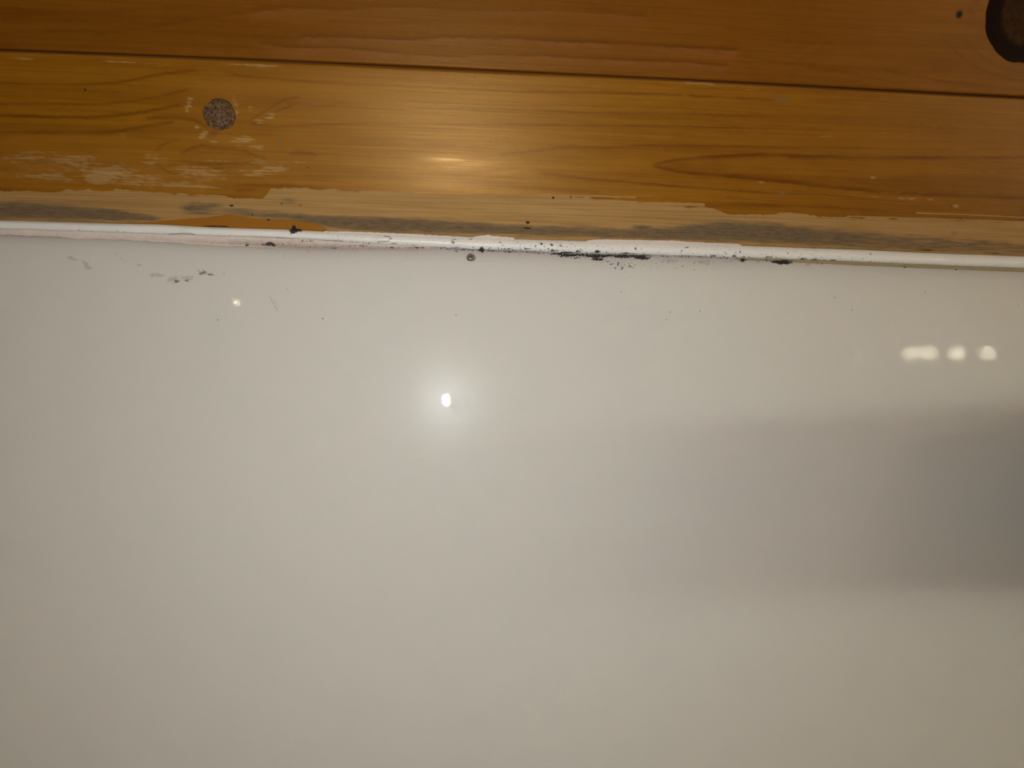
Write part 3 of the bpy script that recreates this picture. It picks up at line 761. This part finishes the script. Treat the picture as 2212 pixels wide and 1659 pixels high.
for pts, wd in [([(830, 510), (840, 511), (845, 515), (838, 521), (818, 522)], 1.2), ([(985, 517), (978, 518), (975, 522), (980, 526)], 1.1), ([(365, 506), (392, 504), (412, 505), (420, 507)], 1.2), ([(598, 514), (650, 518), (740, 522)], 1.6), ([(396, 512), (414, 510)], 1.0), ([(1588, 553), (1594, 558)], 1.4)]:
    crease = np.maximum(crease, np.exp(-(pseg(BXp, BYp, pts)/wd)**2))
crease = np.maximum(crease, 0.8*np.exp(-(v/.05)**2)*np.ones_like(crease))  # gap shade between wood and bead painted as a dark line
bead = grid_obj('sealant_bead', *(lambda a: (a[0], MAT_BEAD, a[1]))(run_out(Pm, dict(dots=dots_b+low_more, mould=mould_b, dirt=dirt_shade_b, crease=crease), True, True)))
tag(bead, 'white silicone sealant bead speckled with black mould between boards and panel', 'sealant')

def strip_part(name, x0, x1, ftop, fbot, hfun, mat, dirt=0.0, mould=None, dots=0.0, step=1.4, nv=14, fade=12, label=None, dirt_shade_fun=None):
    xx = np.arange(x0, x1, step)
    vv = np.linspace(0, 1, nv)[:, None]
    t_, b_ = ftop(xx), fbot(xx)
    end = np.clip(np.minimum(np.minimum((xx-x0)/fade if x0 > -200 else 1e3, (x1-xx)/fade if x1 < 2400 else 1e3), 1), 0.02, 1)**.5
    PY = t_ + (b_-t_)*vv*end
    PXx = np.broadcast_to(xx, PY.shape)
    Pq = at_depth(PXx, PY, hfun(PXx, np.broadcast_to(vv, PY.shape)))
    mo = np.zeros_like(PY) if mould is None else pblob(mould, PXx, PY)
    di = np.full_like(PY, dirt) if dirt_shade_fun is None else dirt_shade_fun(PXx, np.broadcast_to(vv, PY.shape))
    Pq, at_ = run_out(Pq, dict(dots=np.full_like(PY, dots), mould=mo, dirt=di, crease=np.zeros_like(PY)), x0 < -200, x1 > 2400)
    o = grid_obj(name, Pq, mat, at_, bead)
    if label: o['label'] = label
    return o
# older smeared skirt below the bead (left part), with a ragged peeling lip
rag = lambda x: fB2(x) + wob1(x, 2.0, 111) + (vnoise(x/26, .7, 114)-.5)*2.4
strip_part('smeared_skirt', -700, 955, lambda x: fB1(x)-2.5, rag,
           lambda x, v_: 0.0016*(1-v_)**1.5 + 0.0005 + 0.0007*np.exp(-((v_-.96)/.07)**2), MAT_SKIRT,
           mould=[(582, 527, 16, 5, .95), (591, 530, 8, 3, 1.1), (533, 529.5, 6, 4, .75), (723, 537, 9, 2, .9), (700, 534, 60, 2, .4), (640, 528, 60, 3, .42), (770, 531, 60, 2.5, .5), (845, 535, 24, 2, .7), (900, 535, 30, 2, .7), (800, 527, 30, 2, .5), (660, 521, 40, 2, .6)],
           dots=0.03, label='greyish smeared sealant skirt with ragged edge', nv=16,
           dirt_shade_fun=lambda x, v_: np.interp(x, [-100, 200, 400, 600, 950], [.30, .30, .40, .64, .60])*(.35+1.1*v_)*(1-.85*np.exp(-((v_-.97)/.08)**2)*np.interp(x, [0, 520, 640], [1, .9, .3])) + .18*(fbm(x/30, v_*2, 131)-.5))  # downward shading and the lit lip are painted in with the dirt
# yellowed old sealant showing under the bead on the right
strip_part('yellowed_strip', 1585, 2900, lambda x: fB1(x)-1.5, lambda x: fB1(x)+np.interp(x, [1590, 1700, 1850, 2212], [4.5, 6, 7, 7.2])+wob1(x, .5, 121),
           lambda x, v_: 0.0007 + 0.0006*np.sin(np.pi*v_), MAT_OLIVE, dirt=.22, mould=[(1605, 561, 9, 4, .9), (1656, 561, 5, 3, .8), (1690, 566, 26, 5, 1.1), (1720, 565, 30, 1.5, .5), (1955, 577, 6, 2, .7)],
           label='thin yellowed strip of old sealant', nv=8)
# pinkish dried smears on the wood above the bead
sm = lut([(1022, 511), (1036, 509.5), (1048, 508), (1054, 506.5), (1062, 509.5), (1080, 510.5), (1112, 513.5)])
def wood_pt_part(name, x0, x1, ftop, label):
    xx = np.arange(x0, x1, 1.5); vv = np.linspace(0, 1, 8)[:, None]
    t_ = ftop(xx) + (vnoise(xx/5, .1, 141)-.5)*1.2; b_ = fE(xx)+1.0
    t_ = np.minimum(t_, b_-.3)
    PY = b_ + (t_-b_)*vv; PXx = np.broadcast_to(xx, PY.shape)
    s, t = on_wood(PXx, PY)
    off = 0.00012 + 0.0004*np.sin(np.pi*np.clip(vv, .1, .9))
    Pw = HINGE + s[..., None]*np.array([1.0, 0, 0]) + t[..., None]*WU - off[..., None]*WN
    o = grid_obj(name, Pw, MAT_SMEAR, dict(dots=np.zeros_like(PY), mould=np.zeros_like(PY), dirt=np.full_like(PY, .1), crease=np.zeros_like(PY)), bead, flip=True)
    o['label'] = label
wood_pt_part('dried_smear', 1022, 1112, sm, 'small pinkish dried smear on the wood')
wood_pt_part('dried_smear', 1258, 1602, lut([(1258, 521.5), (1275, 519), (1292, 516.8), (1340, 517.5), (1400, 519), (1450, 519.6), (1500, 523), (1560, 525.5), (1594, 526.5), (1602, 530)]), 'long pinkish dried smear on the wood')
wood_pt_part('dried_smear', 700, 1010, lambda x: fE(x)-np.interp(x, [700, 760, 880, 1010], [1.6, 3.2, 3.4, .6]), 'thin pinkish line of dried sealant')

# ------------------------------------------------------------------ droplet under the bead
def droplet():
    m = Mat('droplet_grey')
    r = m.attr('radius')
    c = m.mix(m.step(r, 0.25, 0.62), (0.085, 0.07, 0.065), (0.26, 0.225, 0.205))
    c = m.mix(m.step(r, 0.86, 0.98, 0, .75), c, (0.07, 0.055, 0.05))
    c = m.mix(m.math('MULTIPLY', m.noise((900, 900, 900), detail=3), .4), c, (0.12, .10, .09))
    m.set(Base_Color=c, Roughness=0.12, Specular_IOR_Level=0.6)
    cx, cz = on_panel(1017.5, 556)
    nr, na = 14, 40
    R, Aa = np.meshgrid(np.linspace(0.001, 1, nr), np.linspace(0, 2*np.pi, na), indexing='ij')
    rad = 9.8*PX*(1+.05*np.cos(Aa*3+1))
    Pm = np.stack([cx+R*rad*np.cos(Aa), -0.0016*np.sqrt(np.clip(1-R**2, 0, 1)), cz+.88*R*rad*np.sin(Aa)], -1)
    o = grid_obj('droplet', Pm, m.m, dict(radius=R), flip=True)
    tag(o, 'small round grey droplet with a bright glint just below the sealant', 'droplet')
droplet()

# ------------------------------------------------------------------ rest of the bathroom (behind and beside the camera)
def room_wood(name, a, b, sc):
    m = Mat(name)
    f = m.noise(sc, detail=4, rough=.6)
    m.set(Base_Color=m.mix(m.step(f, .3, .7), a, b), Roughness=.5)
    return m.m
MAT_ROOM = room_wood('room_pine', (.56, .36, .17), (.46, .26, .10), (6, 6, 90))
MAT_FLOOR = plain('floor_vinyl', (.32, .30, .27), .5)
MAT_CHROME = plain('chrome', (.75, .75, .76), .12, 1.0)
MAT_TOWEL = plain('towel_cotton', (.50, .46, .40), .95, 0, .15, 300)
YB = -2.05
def slab(name, b, mat, label, cat):
    return tag(py_obj(name, *box(*b), mat), label, cat, kind='structure')
slab('wall_rear', (XL, XR, YB-.1, YB, 0, 2.95), MAT_ROOM, 'pine wall behind the camera carrying the lamps', 'wall')
slab('wall_left', (XL-.1, XL, YB-.1, .15, 0, 2.95), MAT_ROOM, 'pine side wall left of the white panel', 'wall')
slab('wall_right', (XR, XR+.1, YB-.1, .15, 0, 2.95), MAT_ROOM, 'pine side wall right of the white panel', 'wall')
slab('floor', (XL-.1, XR+.1, YB-.1, .15, -.1, 0), MAT_FLOOR, 'grey vinyl bathroom floor', 'floor')
top_z = float((HINGE + WU*.90)[2])
slab('ceiling', (XL-.1, XR+.1, YB-.1, .15, top_z, top_z+.1), MAT_ROOM, 'pine ceiling above the bathroom', 'ceiling')

def mirror_point(px, py, L):
    """Where a thing stands, L in front of the panel, whose reflection shows at this pixel."""
    p = at_depth(px, py, -L); return float(p[0]), -L, float(p[2])
def bulb_profile(r):
    return [(.010, -.060), (.013, -.058), (.013, -.030), (.011, -.028)] + [(max(1e-4, r*math.sin(t)), -r*math.cos(t)) for t in np.linspace(.35, math.pi, 14)]

# vanity light with four bulbs on the rear wall
LV = 1.86
EM_BULB = emit('bulb_warm', (1.0, .90, .66), BULB_L, False)
EM_SPOT = emit('bulb_amber', (1.0, .80, .52), SPOT_L, False)
pts = [mirror_point(px, 763, LV) for px in (1970, 2006, 2068, 2134)]
van = bpy.data.objects.new('vanity_light', None); link(van)
zc = float(np.mean([p[2] for p in pts])); xc = float(np.mean([p[0] for p in pts]))
van.location = (xc, YB, zc)
tag(van, 'four bulb vanity light on the rear pine wall', 'lamp')
o = py_obj('backplate', *box(-.28, .28, 0, .03, -.05, .05), MAT_CHROME, van); bevel(o, .006)
for p in pts:
    lx, ly, lz = p[0]-xc, -LV-YB, p[2]-zc
    r = .026
    o = py_obj('socket', *tube((lx, .028, lz*.3), (lx, ly-.03, lz), .018), MAT_CHROME, van)
    nr, na = 14, 20
    R, Aa = np.meshgrid(np.linspace(0.02, math.pi-.02, nr), np.linspace(0, 2*np.pi, na), indexing='ij')
    grid_obj('bulb', np.stack([lx+r*np.sin(R)*np.cos(Aa), ly+r*np.cos(R), lz+r*np.sin(R)*np.sin(Aa)], -1), EM_BULB, None, van, flip=True)
# small amber spot on the rear wall
sp = mirror_point(510, 652, LV)
spot = bpy.data.objects.new('spot_lamp', None); link(spot); spot.location = (sp[0], YB, sp[2])
tag(spot, 'small amber spot lamp on the rear pine wall', 'lamp')
py_obj('rose', *tube((0, 0, 0), (0, .02, 0), .045), MAT_CHROME, spot)
py_obj('stem', *tube((0, .02, 0), (0, .17, 0), .009), MAT_CHROME, spot)
R, Aa = np.meshgrid(np.linspace(0.02, math.pi-.02, 12), np.linspace(0, 2*np.pi, 20), indexing='ij')
grid_obj('bulb', np.stack([.011*np.sin(R)*np.cos(Aa), .185+.011*np.cos(R), .011*np.sin(R)*np.sin(Aa)], -1), EM_SPOT, None, spot, flip=True)

# frosted bar light added out of view for room light and the shelf's shadow
tl = bpy.data.objects.new('added_bar_light', None); link(tl); tl.location = (XR, -1.06, 1.93)
tag(tl, 'unseen bar light added on the right wall as room light', 'lamp')
o = py_obj('backplate', *box(-.03, 0, -.20, .20, -.03, .03), MAT_CHROME, tl); bevel(o, .005)
for y in (-.325, .325):
    py_obj('end_cap', *tube((-.085, y-.012, 0), (-.085, y+.012, 0), .048), MAT_CHROME, tl)
for y in (-.15, .15):
    py_obj('arm', *tube((-.028, y, 0), (-.050, y, 0), .012), MAT_CHROME, tl)
py_obj('diffuser', *tube((-.085, -.312, 0), (-.085, .312, 0), .045), emit('added_bar_glow', (1.0, .985, .80), TUBE_L), tl, True)

# towel shelf with a folded towel, added out of view to cast the soft shadow
shelf = bpy.data.objects.new('added_towel_shelf', None); link(shelf); shelf.location = (.82, 0, 1.757)
tag(shelf, 'unseen chrome towel shelf added on the panel to cast a shadow', 'shelf')
for y in (-.06, -.115, -.17, -.225):
    py_obj('rail', *tube((-.32, y, 0), (.32, y, 0), .006, 14), MAT_CHROME, shelf, True)
for x in (-.20, .30):
    o = py_obj('bracket', *box(x-.008, x+.008, -.235, 0, -.012, .004), MAT_CHROME, shelf); bevel(o, .003)
    py_obj('flange', *tube((x, -.008, -.004), (x, 0, -.004), .022), MAT_CHROME, shelf)
def towel():
    o = bpy.data.objects.new('added_towel', None); link(o); o.location = (.82, -.14, 1.763)
    tag(o, 'folded beige towel added on the unseen shelf to cast a shadow', 'towel')
    n = 3
    for k in range(n):
        nu, nv_ = 40, 24
        u = np.sin(np.linspace(-np.pi/2, np.pi/2, nu)); w = np.linspace(0, 2*np.pi, nv_)
        U, Wv = np.meshgrid(u, w)
        hx, hy, hz = .31-.006*k, .098-.003*k, .018
        sq = lambda c, e: np.sign(c)*np.abs(c)**e
        taper = np.clip(1-np.abs(U)**40, 0, 1)**.35
        Y = hy*sq(np.cos(Wv), .35)*(0.9+.1*taper)
        Zz = hz*sq(np.sin(Wv), .6)*np.maximum(taper, .015) + hz*(2*k+1) + .004*np.sin(U*4+k)*k
        grid_obj('fold', np.stack([hx*U, Y, Zz], -1), MAT_TOWEL, None, o)
towel()
